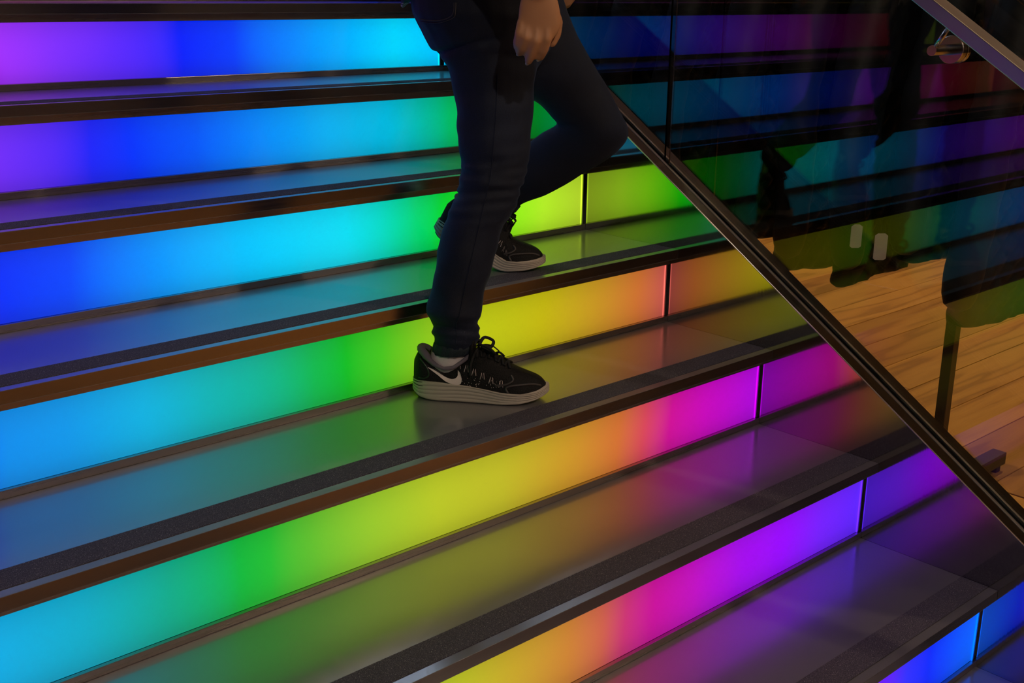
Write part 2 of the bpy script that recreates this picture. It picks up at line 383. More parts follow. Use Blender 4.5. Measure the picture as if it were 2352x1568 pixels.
stair = empty('staircase', (-1.2, -7*STEP, FLOOR), 'wide steel staircase whose risers glow violet, blue, green, yellow and magenta', 'staircase')
T = .0208; NT = .2949; NB = .133
glow = {0:'riser glowing violet to light blue', 1:'riser glowing violet, blue and green', 2:'riser glowing blue, cyan and lime', 3:'riser glowing blue, green, yellow and orange', 4:'riser glowing turquoise, green, yellow and magenta', 5:'riser glowing orange, magenta and violet', 6:'riser glowing violet to blue'}
for i in range(-4, 8):
    Y = -i*STEP; Z = -i*RISE
    xr = -.0005
    if i < 7:
        # tread = slab with dropped front lip
        pr = [(Y+.02, Z), (Y-NT+.001, Z), (Y-NT, Z-.001), (Y-NT, Z-T), (Y-NT+.006, Z-T), (Y-NT+.006, Z-.006), (Y+.02, Z-.006)]
        # recess for the grit strip
        pr = [(Y+.02, Z), (Y-.2232, Z), (Y-.2232, Z-.0015), (Y-.2778, Z-.0015), (Y-.2778, Z), (Y-NT, Z), (Y-NT, Z-T), (Y-NT+.006, Z-T), (Y-NT+.006, Z-.006), (Y+.02, Z-.006)]
        v, f = prism(pr, lambda a, b, k: (WIDTH if k == 0 else xr, a, b))
        tr = mesh('tread', v, f, TREAD, stair)
        v, f = box(WIDTH+.001, xr-.0005, Y-.2766, Y-.2240, Z-.0014, Z+.0008); mesh('grip_strip', v, f, GRIT, tr)
        v, f = box(WIDTH+.001, xr-.0005, Y-NT-.0004, Y-NT-.00005, Z-T+.001, Z-.0006); mesh('nosing', v, f, NOSE, tr, bevel=0)
        v, f = box(WIDTH, xr, Y-.008, Y-.0005, Z+.0002, Z+.0135); mesh('base_trim', v, f, TRIM, tr, bevel=.0008)
    else: tr = stair
    # the light box above this tread
    par = tr
    v, f = box(WIDTH, xr-.0065, Y, Y+.01, Z+.0137, Z+.150); o = mesh('riser_panel', v, f, led_mat(i), par)
    if i in glow: o['label'] = glow[i]
    v, f = box(xr-.0062, xr, Y-.003, Y+.006, Z+.0137, Z+.150); mesh('corner_strip', v, f, CHAN, par)
    v, f = box(xr-.0105, xr-.0085, Y-.0025, Y-.0002, Z+.0145, Z+.135); mesh('panel_edge', v, f, led_mat(i, 2.2), par)
    v, f = box(WIDTH, xr, Y-.006, Y+.002, Z+NB, Z+.1635); mesh('top_trim', v, f, TRIM, par)
# solid carcass below the steps so nothing shows through
pts = [(4.2*STEP, FLOOR)] + [(4.2*STEP, 4*RISE-.0075)]
for i in range(-4, 7):
    pts.append((-(i+1)*STEP+.012, -i*RISE-.0075)); pts.append((-(i+1)*STEP+.012, -(i+1)*RISE-.0075))
pts[-1] = (-7*STEP+.012, FLOOR)
v, f = prism(pts, lambda a, b, k: (WIDTH if k == 0 else -.001, a, b)); mesh('carcass', v, f, BLACK, stair)
# landing on top
struct('trim_1', *box(WIDTH, -.0005, 4*STEP+.025, 5.2, 4*RISE+RISE-.02, 5*RISE), DARKWALL)
struct('wall_stair', *box(WIDTH-.1, WIDTH-.002, -7.3*STEP, 5.19, FLOOR, 1.6), DARKWALL)

# ---------------------------------------------------------------- glass balustrade
def sl(x, y, off): return (x, y, off + RISE*y/STEP)
bal = empty('glass_balustrade', (.045, -7*STEP, FLOOR), 'clear glass balustrade in a polished steel channel beside the glowing steps', 'balustrade')
YT, YB = 1.5, -7.4*STEP
def sloped(x0, x1, o0, o1, y0=YB, y1=YT):
    vs = [sl(x, y, o) for x in (x0, x1) for y in (y0, y1) for o in (o0, o1)]
    return vs, [(0,1,3,2), (4,6,7,5), (0,4,5,1), (2,3,7,6), (0,2,6,4), (1,5,7,3)]
v = [(x, y, z) for x in (0, .004) for y, z in ((YB, FLOOR), (YB, .3148+RISE*YB/STEP), (YT, .3148+RISE*YT/STEP), (YT, FLOOR))]
f = [(0,1,2,3), (7,6,5,4)] + [(i, (i+1) % 4, 4+(i+1) % 4, 4+i) for i in range(4)]
mesh('skirt_panel', v, f, SKIRT, bal)
v = [(x, y, z) for x in (.0045, .09) for y, z in ((YB, FLOOR), (YB, .295+RISE*YB/STEP), (YT, .295+RISE*YT/STEP), (YT, FLOOR))]
mesh('stringer', v, f, CHAN, bal)
mesh('edge_bead', *tube([sl(.0002, YB, .3155), sl(.0002, YT, .3155)], .0013, 16), CHROME, bal, smooth=True)
for a, bx in ((.0013, .030), (.060, .0900)):
    v, f = sloped(a, bx, .2955, .3158); mesh('channel_cheek', v, f, CHAN, bal)
for a, bx in ((.0302, .0362), (.0538, .0598)):
    v, f = sloped(a, bx, .2955, .3172); mesh('glazing_bead', v, f, RAILM, bal, bevel=.0006)
for a, bx in ((.0364, .0448), (.0512, .0536)):
    v, f = sloped(a, bx, .2955, .3125); mesh('gasket', v, f, BLACK, bal)
ys = [YT, .455, -.745, YB]
for k in range(len(ys)-1):
    v, f = sloped(.045, .051, .2958, 1.16, ys[k+1]+.007, ys[k]-.007)
    mesh('glass_panel', v, f, GLASS, bal)

# second glass leaf standing a hand's breadth behind, joints in line with the first
scr = empty('glass_screen', (.225, -.4, FLOOR), 'second clear glass leaf standing just behind the glass balustrade', 'glass screen')
for k in range(len(ys)-1):
    y0, y1 = ys[k+1]+.0015, ys[k]-.0015
    v = [(x, y, z) for x in (.2225, .2305) for y, z in ((y0, FLOOR+.02), (y0, 1.1+RISE*y0/STEP), (y1, 1.1+RISE*y1/STEP), (y1, FLOOR+.02))]
    f = [(0,1,2,3), (7,6,5,4)] + [(i, (i+1) % 4, 4+(i+1) % 4, 4+i) for i in range(4)]
    mesh('glass_panel', v, f, GLASS, scr)
mesh('floor_shoe', *box(.205, .248, YB, YT, FLOOR+.0005, FLOOR+.07), CHAN, scr, bevel=.002)

# handrail on brackets
rail = empty('handrail', (-.033, -1.4, .05), 'brushed flat steel handrail running diagonally above the glass balustrade', 'handrail')
v, f = sloped(-.055, -.010, 1.063, 1.0905, YB-.1, YT); mesh('rail_bar', v, f, RAILM, rail, bevel=.0015)
for by in (-1.399, -.2, .9):
    bz = .11364 + (by+1.399)*RISE/STEP
    def disc(x0, x1, r, n=32, cz=bz, cy=by):
        R = [ell(Vector((x0, cy, cz)), Vector((0, r*.96, 0)), Vector((0, 0, r*.96)), n), ell(Vector((x0+.0015, cy, cz)), Vector((0, r, 0)), Vector((0, 0, r)), n), ell(Vector((x1, cy, cz)), Vector((0, r, 0)), Vector((0, 0, r)), n)]
        return rings(R)
    br = mesh('rail_bracket', *disc(.030, .0447, .0245), BRKT, rail)
    mesh('standoff', *disc(-.036, .0299, .0092), BRKT, br)
    d = Vector((0, -RISE, STEP)).normalized(); p0 = Vector((-.026, by, bz+.004)); 
    mesh('support_rod', *tube([p0, p0+d*.045], .0045, 14), BRKT, br, smooth=True)
    mesh('clamp_disc', *disc(.0513, .060, .0245), BRKT, br)

# ---------------------------------------------------------------- clothes rack with padded jackets behind the glass
PUFF = mat('black_padded_nylon', (.007, .007, .008), .6, 0, Specular_IOR_Level=.3)
nz = noise_tex(PUFF, 60, (1, 1, 1), 4); bump(PUFF, nz.outputs[0], .35, .002)
RACKM = mat('bronze_rack_steel', (.09, .07, .04), .45, .6); nz = noise_tex(RACKM, 40); bump(RACKM, nz.outputs[0], .05)
CARD = mat('white_price_tag', (.85, .82, .8), .6)
rack = empty('clothes_rack', (.985, -1.0, FLOOR), 'low brown metal rack foot on the oak floor behind the glass', 'clothes rack')
RT = .42
mesh('rail_tube', *tube([(.985, -1.25, RT), (.985, .95, RT)], .014, 12), RACKM, rack, smooth=True)
for y in (-1.0, .7):
    mesh('upright', *box(.970, 1.0, y-.015, y+.015, FLOOR+.06, RT-.01), RACKM, rack, bevel=.002)
    ft = mesh('foot_bar', *box(.60, 1.385, y-.022, y+.022, FLOOR+.022, FLOOR+.06), RACKM, rack, bevel=.002)
    for x in (.62, 1.345): mesh('foot_pad', *box(x, x+.025, y-.015, y+.015, FLOOR, FLOOR+.0215), BLACK, ft)
def jacket(y, x0, x1, zb, lab, seed, thick=.055, ht=None, tags=()):
    rnd = random.Random(seed); xc, hw = (x0+x1)/2, (x1-x0)/2; zt = RT-.06
    e = empty('padded_jacket', (.985, y, zb), lab, 'jacket', 'black jackets on the rack')
    # body: a flattened tube, diamond quilting pressed into both faces
    n, m = 96, 100; R = []
    for j in range(m+1):
        t = j/m; z = zb+(zt-zb)*t
        wdt = hw*(1 if t < .72 else 1-.55*((t-.72)/.28)**1.7); th = thick*(1.0 if t < .8 else 1-.5*(t-.8)/.2)*(.82+.18*math.sin(3*t+seed))
        if j in (0, m): wdt *= .93; th *= .6
        zz = z + (.010*math.sin(seed+7*0) if 0 else 0)
        ring = []
        for k in range(n):
            a = 2*math.pi*k/n
            px = xc + wdt*math.copysign(abs(math.cos(a))**.7, math.cos(a)); 
            u = (px*math.copysign(1, math.sin(a)) + z)/.074; w_ = (px*math.copysign(1, math.sin(a)) - z)/.074
            q = min(abs(u-round(u)), abs(w_-round(w_)))
            puff = min(1, q*3.2)
            py = y + (th-.012*(1-puff))*math.copysign(abs(math.sin(a))**.6, math.sin(a))
            py += .012*noise.noise(Vector((px*5, z*5, seed)))
            hem = .022*noise.noise(Vector((px*6+seed, seed*3.1, 0)))*(1-t)
            ring.append(Vector((px, py, zz+hem)))
        R.append(ring)
    v, f = rings(R); mesh('jacket_body', v, f, PUFF, e, smooth=True)
    # sleeves hanging at the two sides
    for sgn in (-1, 1):
        P, Rr = [], []
        for j in range(34):
            t = j/33; z = zt-.06-(zt-zb-.02)*t*(.86 + .04*rnd.random()*0)
            P.append((xc+sgn*(hw*(.55+.52*min(1, t*2.2))+.015*math.sin(5*t+seed)), y+.02*sgn*math.sin(3*t+seed)-.02, z))
            Rr.append((.062-.018*t)*(1+.10*abs(math.sin(t*22))))
        v, f = limb(P, Rr, 16); mesh('sleeve', v, f, PUFF, e, smooth=True)
    # hanger hook and collar
    v, f = tube([(.985, y, zt+.0)] + [(.985+.018*math.sin(a), y, RT+.004-.018+.034*0+.020*(1-math.cos(a))*1) for a in (0, .7, 1.4, 2.1, 2.8, 3.5)], .002, 6); mesh('hanger_hook', v, f, BRKT, e)
    v, f = tube([(xc+.085*math.cos(a), y+.05*math.sin(a), zt+.01) for a in [k*math.pi/8 for k in range(17)]], .028, 10); mesh('collar', v, f, PUFF, e, smooth=True)
    return e
jk = [(-1.08, .84, 1.46, -.625, 'large quilted black jacket nearest the rack end, at the right'),
      (-.885, .90, 1.25, -.50, 'short black padded jacket just left of the large quilted one'),
      (-.70, .86, 1.22, -.575, 'black padded jacket with two white tags, above the middle of the floor'),
      (-.50, .87, 1.20, -.585, 'black padded jacket with a square hem, left of the tagged one'),
      (-.30, .84, 1.22, -.52, 'black padded jacket nearest the diagonal channel'),
      (-.08, .84, 1.26, -.55, 'black padded jacket behind the left glass joint'),
      (.15, .84, 1.30, -.55, 'black padded jacket second from the far end of the rack'),
      (.40, .84, 1.30, -.55, 'black padded jacket at the far end of the rack')]
for k, (y, x0, x1, zb, lab) in enumerate(jk): jacket(y, x0, x1, zb, lab, k*1.7+1, .07 if k in (0, 2, 3) else .08)
def swing_tag(name, X, px, py, w_, h_, lab):
    p = onx(px, py, X)
    e = empty(name, p, lab, 'price tag', 'tags on the jackets')
    q = [(-w_/2, 0), (-w_/2, -h_*.92), (-w_/2+.006, -h_), (w_/2-.006, -h_), (w_/2, -h_*.92), (w_/2, 0), (w_/2-.008, .006), (-w_/2+.008, .006)]
    v, f = prism(q, lambda a, b, k: (p.x+a*.74, p.y-a*.67-.001*k, p.z+b+.03)); mesh('tag_card', v, f, CARD, e)
    mesh('tag_cord', *tube([(p.x, p.y, p.z+.034), (p.x+.012, p.y+.01, p.z+.10)], .0009, 5), BLACK, e)
swing_tag('price_tag', .79, 1968, 545, .030, .058, 'white tag hanging on the tagged jacket, the upper left one of two')
swing_tag('price_tag', .79, 2024, 566, .034, .066, 'white tag hanging on the tagged jacket, the lower right one of two')

# ---------------------------------------------------------------- the walker
person = empty('person', (-.58, -.86, -3*RISE), 'person in dark blue jeans and black running shoes walking down the glowing stairs', 'person')
SKIN = mat('skin', (.52, .25, .12), .5, 0, Subsurface_Weight=.06, Subsurface_Radius=(.02, .008, .004))
nz = noise_tex(SKIN, 220); bump(SKIN, nz.outputs[0], .12, .0006)
def denim(name, c0, c1):
    m = mat(name, c0, .8); N, L, B = nodes(m)
    nz = noise_tex(m, 700, (1, 1, 1), 2); nb = noise_tex(m, 7, (1, 1, 1), 3)
    r = rampn(m, nz.outputs[0], [(.3, c0), (.7, c1)]); m.node_tree.nodes['Principled BSDF'].inputs['Sheen Weight'].default_value = .10; m.node_tree.nodes['Principled BSDF'].inputs['Sheen Roughness'].default_value = .4
    m.node_tree.nodes['Principled BSDF'].inputs['Sheen Tint'].default_value = (.2, .35, .8, 1)
    r2_ = rampn(m, nb.outputs[0], [(.35, g3(.6)), (.7, g3(1.25))])
    mx = N.new('ShaderNodeMix'); mx.data_type = 'RGBA'; mx.blend_type = 'MULTIPLY'; mx.inputs[0].default_value = 1
    L.new(r.outputs[0], mx.inputs[6]); L.new(r2_.outputs[0], mx.inputs[7]); L.new(mx.outputs[2], B.inputs['Base Color'])
    bump(m, nz.outputs[0], .4, .0008); return m
DENIM = denim('dark_denim', (.0018, .005, .018), (.004, .011, .036))
CUFF = denim('ribbed_cuff_denim', (.006, .013, .02), (.014, .026, .036))
THREAD = mat('denim_thread', (.05, .045, .05), .8)
SOCK = mat('grey_sock', (.72, .66, .66), .85); nz = noise_tex(SOCK, 500); bump(SOCK, nz.outputs[0], .4, .0008)
def V3(*a): return Vector(a)
def pair(A, Bp, D, dr=.9, n=28, p=1.0):
    a = at(A[0], A[1], D); b_ = at(Bp[0], Bp[1], D); c = (a+b_)/2; h = (b_-a)/2
    return ell(c, h, NV*(h.length*dr), n, p)
# near (right) leg, widths read off the outline at each height: y, left, right, depth plane
RL = [(-150, 985, 1200, 2.110), (-60, 958, 1232, 2.104), (-10, 953, 1240, 2.098), (40, 962, 1243, 2.091), (75, 979, 1242, 2.091), (100, 1000, 1240, 2.088), (111, 1010, 1239, 2.085), (116, 1006, 1238, 2.085), (124, 1007, 1237, 2.085), (150, 1024, 1233, 2.082), (200, 1040, 1229, 2.079),
      (250, 1047, 1226, 2.073), (300, 1050, 1221, 2.066), (330, 1052, 1218, 2.063), (365, 1057, 1214, 2.060), (378, 1052, 1211, 2.060), (392, 1058, 1209, 2.057), (408, 1051, 1206, 2.054), (424, 1053, 1201, 2.054), (440, 1045, 1197, 2.054), (452, 1049, 1193, 2.051), (478, 1031, 1182, 2.048), (500, 1027, 1170, 2.048), (524, 1018, 1153, 2.044),
      (572, 1006, 1141, 2.041), (620, 999, 1130, 2.038), (669, 989, 1114, 2.035), (700, 981, 1109, 2.035), (718, 980, 1108, 2.035), (733, 988, 1101, 2.035), (745, 992, 1098, 2.035), (752, 992, 1100, 2.035), (762, 993, 1101, 2.035), (772, 995, 1101, 2.035), (781, 998, 1096, 2.035), (788, 999, 1094, 2.035), (792, 1001, 1090, 2.035)]
def leg_rings(rows, dr):
    R = []
    rows = spline([tuple(map(float, q)) for q in rows], 3)
    for y, l, r_, D in rows:
        rg = pair((l, y), (r_, y), D, dr if y < 500 else .95)
        R.append(rg)
    return R
PJ = []
PJ.append(rings(leg_rings(RL, .88)))
# far (left) leg: front-edge point, back-edge point, depth plane
LL = [((1262, -110), (985, -10), 2.170), ((1290, -20), (1010, 70), 2.188), ((1318, 62), (1080, 150), 2.205), ((1352, 125), (1160, 200), 2.223), ((1385, 180), (1225, 230), 2.240), ((1408, 222), (1252, 252), 2.249), ((1428, 262), (1272, 274), 2.258), ((1442, 292), (1280, 283), 2.266),
      ((1440, 318), (1272, 291), 2.275), ((1417, 348), (1262, 297), 2.284), ((1386, 373), (1246, 305), 2.293), ((1340, 399), (1228, 318), 2.301), ((1293, 427), (1205, 335), 2.310), ((1252, 449), (1176, 352), 2.319), ((1228, 457), (1150, 368), 2.328), ((1210, 463), (1128, 385), 2.331), ((1196, 470), (1116, 398), 2.336), ((1188, 480), (1106, 408), 2.340)]
rows = spline([(a[0], a[1], b[0], b[1], float(D)) for a, b, D in LL], 3)
PJ.append(rings([pair((q[0], q[1]), (q[2], q[3]), q[4], .85) for q in rows]))
# seat and hips
P0 = at(1110, -40, 2.13)
def hor(c, a, b_, n=30, p=.9): return ell(c, SV*a, NV*b_, n, p)
PV = [(-.150, .02, .075, .085), (-.11, .012, .105, .125), (-.05, .0, .125, .150), (.01, -.004, .124, .152), (.06, .0, .112, .142), (.11, .004, .100, .132), (.135, .004, .096, .128)]
PJ.append(rings([hor(P0+V3(0, 0, z)+SV*s, a, b_) for z, s, a, b_ in PV]))
V, Fs = join(PJ)
jeans = remesh('jeans', V, Fs, DENIM, .0045, person, 2)
# creases: gathers behind the knee, below the seat and over the cuff
me = jeans.data
foldy = [(112, 8, .006, 960, 1100), (378, 9, .004, 1040, 1130), (408, 9, .004, 1040, 1130), (440, 9, .004, 1030, 1130), (744, 8, .0012, 980, 1110)]
nrms = [v_.normal.copy() for v_ in me.vertices]
for v_, nr in zip(me.vertices, nrms):
    co = v_.co.copy(); d = co-CC; zc = d.dot(CF)
    px = 1176+F*d.dot(CR)/zc; py = 784-F*d.dot(CU)/zc; dn = NV.dot(d)
    a = 0
    if dn < 2.15 and py < 800:
        for y0, wd, amp, xa, xb in foldy:
            yy = y0 - (px-1050)*(.28 if y0 < 200 else .05)
            fade = max(0, 1-max(0, px-xb)/60.)
            a += -amp*math.exp(-((py-yy)/wd)**2)*fade
        a += .0030*noise.noise(co*Vector((22, 22, 34)))
        s = .0016*math.sin(py*.23+px*.02+3*noise.noise(co*9))*math.exp(-((py-430)/60.)**2)
        s += .0018*math.sin(py*.28-px*.03)*math.exp(-((py-765)/28.)**2)
        a += s
    else: a += .002*noise.noise(co*20)
    v_.co = co + nr*a
bm = bmesh.new(); bm.from_mesh(me); bvh = BVHTree.FromBMesh(bm); bm.free()
def surf(px, py, off=-.0006):
    d = ray(px, py).normalized(); h = bvh.ray_cast(CC, d, 6)
    return h[0]+d*off if h[0] is not None else at(px, py, 2.0)
def seam(name, pts, rad=.0009, mt=None, parent=None):
    P = [surf(*p) for p in spline([tuple(map(float, p)) for p in pts], 5)]
    # keep only a continuous run on the cloth
    return mesh(name, *tube(P, rad, 6), mt or THREAD, parent or jeans)
seam('pocket_stitching', [(964, 42), (975, 46), (1000, 48), (1020, 45), (1036, 37), (1042, 25), (1043, 6)])
seam('pocket_stitching', [(966, 49), (985, 52), (1008, 52), (1028, 47), (1043, 39), (1046, 25), (1047, 6)])
seam('pocket_edge', [(965, 45.5), (985, 48.5), (1006, 49), (1024, 45.5), (1038, 38), (1044.5, 25), (1045, 6)], .0014, DENIM)
seam('side_seam', [(1143, 170), (1140, 250), (1134, 330), (1126, 410), (1112, 470), (1098, 530), (1082, 600), (1066, 670), (1056, 720), (1048, 745), (1049, 770), (1047, 788)], .0008, DENIM)
# ribbed cuff and sock of the front foot
def ribring(c, a, b_, k, amp, n=96):
    out = []
    for i in range(n):
        t = 2*math.pi*i/n; s = 1+amp*math.cos(k*t); out.append(c + SV*(a*s*math.cos(t)) + NV*(b_*s*math.sin(t)))
    return out
R = []
for y, l, r_ in [(783, 999, 1090), (790, 995, 1092), (798, 993, 1088), (804, 993, 1083), (809, 994.5, 1079), (809.5, 999, 1074)]:
    a = at(l, y, 2.035); b_ = at(r_, y, 2.035); R.append(ribring((a+b_)/2, (b_-a).length/2, (b_-a).length/2*.92, 15, .018))
mesh('ribbed_cuff', *rings(R), CUFF, jeans, smooth=True)
R = []
for A, Bp in [((1196, 474), (1112, 400)), ((1186, 486), (1098, 410)), ((1175, 492), (1088, 418))]:
    R.append(pair(A, Bp, 2.34, .9))
mesh('ribbed_cuff', *rings(R), CUFF, jeans, smooth=True)

# running shoes -----------------------------------------------------------------
KNIT = mat('black_mesh_upper', (.007, .006, .006), .7, 0, Specular_IOR_Level=.25)
N, L, B = nodes(KNIT); vz = N.new('ShaderNodeTexVoronoi'); vz.inputs['Scale'].default_value = 420
tc = N.new('ShaderNodeTexCoord'); L.new(tc.outputs['Object'], vz.inputs['Vector']); bump(KNIT, vz.outputs['Distance'], .5, .0012)
SOLE = mat('taupe_foam_sole', (.44, .38, .31), .6); nz = noise_tex(SOLE, 60); bump(SOLE, nz.outputs[0], .1)
OUTS = mat('dark_outsole_rubber', (.02, .018, .018), .7)
LINING = mat('grey_collar_lining', (.14, .12, .15), .8); nz = noise_tex(LINING, 400); bump(LINING, nz.outputs[0], .3)
TRIMS = mat('charcoal_overlay', (.045, .038, .038), .5)
HEELC = mat('heel_counter_plastic', (.018, .03, .018), .3)
SILV = mat('silver_reflective', (.80, .66, .62), .45)
LACE = mat('black_lace', (.008, .008, .009), .85); nz = noise_tex(LACE, 900); bump(LACE, nz.outputs[0], .4)
LEN = .243
SX = [0, .008, .02, .035, .06, .085, .105, .118, .14, .165, .185, .205, .222, .235, .2405]
UHW = [.012, .023, .028, .0293, .0300, .0305, .032, .0335, .0355, .0385, .0398, .0380, .0310, .0205, .008]
UTZ = [.068, .088, .089, .074, .0625, .066, .083, .0925, .0865, .072, .0600, .0515, .0455, .0385, .030]
UCY = [0, 0, 0, 0, -.001, -.002, -.002, -.002, -.001, 0, .001, .003, .005, .006, .007]
STZ = [.030, .034, .035, .034, .032, .031, .030, .028, .024, .0205, .0195, .019, .0185, .020, .021]   # top line of sole
def bend_toe(p, ang, xb=.168, rad=.03):
    """heel lifted: everything behind the ball turns up about it"""
    if ang == 0 or p.x > xb: return p
    t = min(1, (xb-p.x)/rad); a = ang*t
    # walk the bend as an arc
    n = 10; q = Vector((xb, 0, 0)); cur = 0
    dx = xb-p.x; arc = min(dx, rad); x, z = xb, 0.
    for k in range(n):
        aa = ang*((k+.5)/n*arc)/rad; x -= math.cos(aa)*arc/n; z += math.sin(aa)*arc/n
    rest = dx-arc; x -= math.cos(ang*arc/rad)*rest; z += math.sin(ang*arc/rad)*rest
    af = ang*arc/rad
    return Vector((x + math.sin(af)*p.z, p.y, z + math.cos(af)*p.z))
def shoe(side, org, head, pitch_bend, label):
    """side -1: right shoe (outer side at -y), +1: left"""
    e = empty('running_shoe', org, None, None); e.parent = person; e.location = org - person.location
    Zr = Matrix.Rotation(head, 4, 'Z')
    def T(p):
        p = Vector(p); p.y *= -side
        return org + (Zr @ bend_toe(p, pitch_bend))
    def put(name, V, Fs, mt, par=None, sm=True, **k):
        o = mesh(name, [T(q) for q in V], Fs, mt, None, smooth=sm, **k); 
        pp = par or e; o.parent = pp; o.location = -wloc(pp)
        return o
    # --- sole: rings of the outline, ribbed by inset layers
    OX = [-.004, -.001, .008, .025, .05, .08, .105, .13, .155, .175, .195, .213, .228, .239, .2455, .2475]
    OW = [.004, .013, .024, .0315, .0345, .0345, .0355, .0385, .0425, .0445, .0440, .0410, .0345, .0255, .0140, .005]
    def cyf(x): return interp(x, [0, .1, .16, .2, .247], [0, -.002, 0, .003, .008])
    xs = [OX[0]+(OX[-1]-OX[0])*(.5-.5*math.cos(math.pi*k/46)) for k in range(47)]
    out = [(x, cyf(x)-interp(x, OX, OW)) for x in xs] + [(x, cyf(x)+interp(x, OX, OW)) for x in xs[::-1]]
    def zb(x): return interp(x, [-.004, .012, .035, .17, .2, .225, .2475], [.012, .003, 0, 0, .002, .007, .015])
    def zt(x): return interp(x, [0, .03, .06, .1, .13, .165, .2, .228, .247], [.034, .036, .033, .031, .027, .0215, .0195, .0215, .027])
    R = []; lay = 30
    for j in range(lay+1):
        t = j/lay; ring = []
        for x, y in out:
            z = zb(x)+(zt(x)-zb(x))*t
            wv = math.sin(2*math.pi*(t*4.6 - .9*math.sin((x-.02)*16)))      # flowing grooves
            ins = .0016*max(0, wv)**1.5*(1 if .18 < t < .97 else 0) + (.003*(1-t/.1)**2 if t < .1 else 0) + .0010*t
            nrm = Vector((x-.12, (y-cyf(x))*3, 0)).normalized() if True else 0
            ring.append(Vector((x-nrm.x*ins, y-nrm.y*ins, z)))
        R.append(ring)
    put('sole', *rings(R), SOLE)
    # outsole pads just under the foam
    for xa, xb_ in ((.002, .045), (.05, .085), (.105, .14), (.145, .178)):
        q = [x for x in xs if xa <= x <= xb_]
        if len(q) > 1:
            rr = [[Vector((x, cyf(x)-interp(x, OX, OW)*.9, zb(x)-.0005)) for x in q]+[Vector((x, cyf(x)+interp(x, OX, OW)*.9, zb(x)-.0005)) for x in q[::-1]],
                  [Vector((x, cyf(x)-interp(x, OX, OW)*.93, zb(x)+.004)) for x in q]+[Vector((x, cyf(x)+interp(x, OX, OW)*.93, zb(x)+.004)) for x in q[::-1]]]
            put('outsole_pad', *rings(rr), OUTS, sm=False)
    # --- upper
    R = []; st = [0+(LEN-.0022)*k/60 for k in range(61)]
    def sec(x, grow=0, n=32):
        hw = interp(x, SX, UHW)+grow; tz = interp(x, SX, UTZ)+grow; bz = interp(x, SX, STZ)-.010; cy = interp(x, SX, UCY)
        ring = []
        for i in range(n+1):
            a = math.pi*i/n; c, s = math.cos(a), math.sin(a)
            flare = .80 if x < .10 else .62 if x < .12 else .62+.28*min(1, (x-.12)/.06)
            yy = hw*math.copysign(abs(c)**.75, c)*(1-(1-flare)*s**1.3)
            ring.append(Vector((x, cy-yy, bz+(tz-bz)*s**.8)))
        return ring
    # smooth the station tables
    R = [sec(x) for x in st]
    for _ in range(2):
        R = [R[0]]+[[(R[i-1][k]+R[i][k]*2+R[i+1][k])/4 for k in range(len(R[0]))] for i in range(1, len(R)-1)]+[R[-1]]
    V, Fs = rings(R)
    up = put('upper', V, Fs, KNIT)
    bm = bmesh.new(); [bm.verts.new(p) for p in V]; bm.verts.ensure_lookup_table()
    for q in Fs:
        try: bm.faces.new([bm.verts[i] for i in q])
        except ValueError: pass
    ub = BVHTree.FromBMesh(bm); bm.free()
    def snap(x, z, sd=-1, off=.0008):
        h = ub.ray_cast(Vector((x, sd*.12, z)), Vector((0, -sd, 0)), .2)
        if h[0] is None: return Vector((x, sd*.02, z))
        return h[0]+Vector((0, sd*off, 0))
    def top(x, y, off=.001):
        h = ub.ray_cast(Vector((x, y, .3)), Vector((0, 0, -1)), .4)
        return (h[0] if h[0] is not None else Vector((x, y, .05)))+Vector((0, 0, off))
    # collar: padded ring round the ankle opening, sloping to the tongue
    cp = []
    for k in range(33):
        a = 2*math.pi*k/32; x = .058-.046*math.cos(a); y = -.001+.0275*math.sin(a)
        z = interp(x, [.012, .022, .035, .055, .075, .095, .104], [.090, .084, .070, .060, .062, .075, .083])
        cp.append((x, y, z))
    put('collar', *tube(cp, [.0036 if c[0] > .045 else .0048 if c[0] > .03 else .0072 for c in cp], 10), LINING)
    # tongue
    R = []
    for x, z, hw, th in [(.105, .078, .021, .006), (.108, .09, .022, .006), (.107, .102, .022, .0055), (.110, .113, .020, .005), (.114, .119, .016, .0035)]:
        R.append(ell(Vector((x, -.001, z)), Vector((0, hw, 0)), Vector((th, 0, th*.5)), 16, .8))
    put('tongue', *rings(R), KNIT)
    # heel counter, eyestay line, toe bumper
    for sd in (-1, 1):
        P = [snap(x, z, sd) for x, z in spline([(.012, .040), (.024, .040), (.031, .047), (.026, .060), (.014, .074)], 6)]
        put('heel_counter', *tube(P, .0016, 8), HEELC)
        P = [snap(x, z, sd) for x, z in spline([(.018, .076), (.035, .061), (.055, .047), (.073, .036)], 6)]
        put('overlay_piping', *tube(P, .0011, 8), TRIMS)
        P = [snap(x, z, sd, .0004) for x, z in spline([(.176, .022), (.172, .030), (.180, .0345), (.200, .036), (.220, .035), (.233, .030)], 6)]
        put('toe_overlay', *tube(P, .0022, 8), TRIMS)
        P = [snap(x, z, sd, .0002) for x, z in spline([(.152, .034), (.172, .037), (.184, .044), (.180, .052)], 6)]
        put('eyestay_piping', *tube(P, .0022, 8), TRIMS)
    # swoosh mark on the outer side (thin raised film)
    SW = [(.0284,.0602),(.0477,.0470),(.0612,.0376),(.0747,.0325),(.0843,.0318),(.0900,.0352),(.0915,.0430),(.0875,.0535),(.0832,.0570),(.0838,.0490),(.0800,.0438),(.0725,.0420),(.0612,.0448),(.0477,.0518),(.0366,.0575)]
    low = [(.0284,.0602),(.0366,.0543),(.0477,.0470),(.0612,.0376),(.0747,.0325),(.0843,.0318),(.0900,.0352),(.0915,.0430)]
    upp = [(.0284,.0606),(.0366,.0575),(.0477,.0518),(.0612,.0448),(.0725,.0420),(.0800,.0438),(.0838,.0490),(.0832,.0570)]
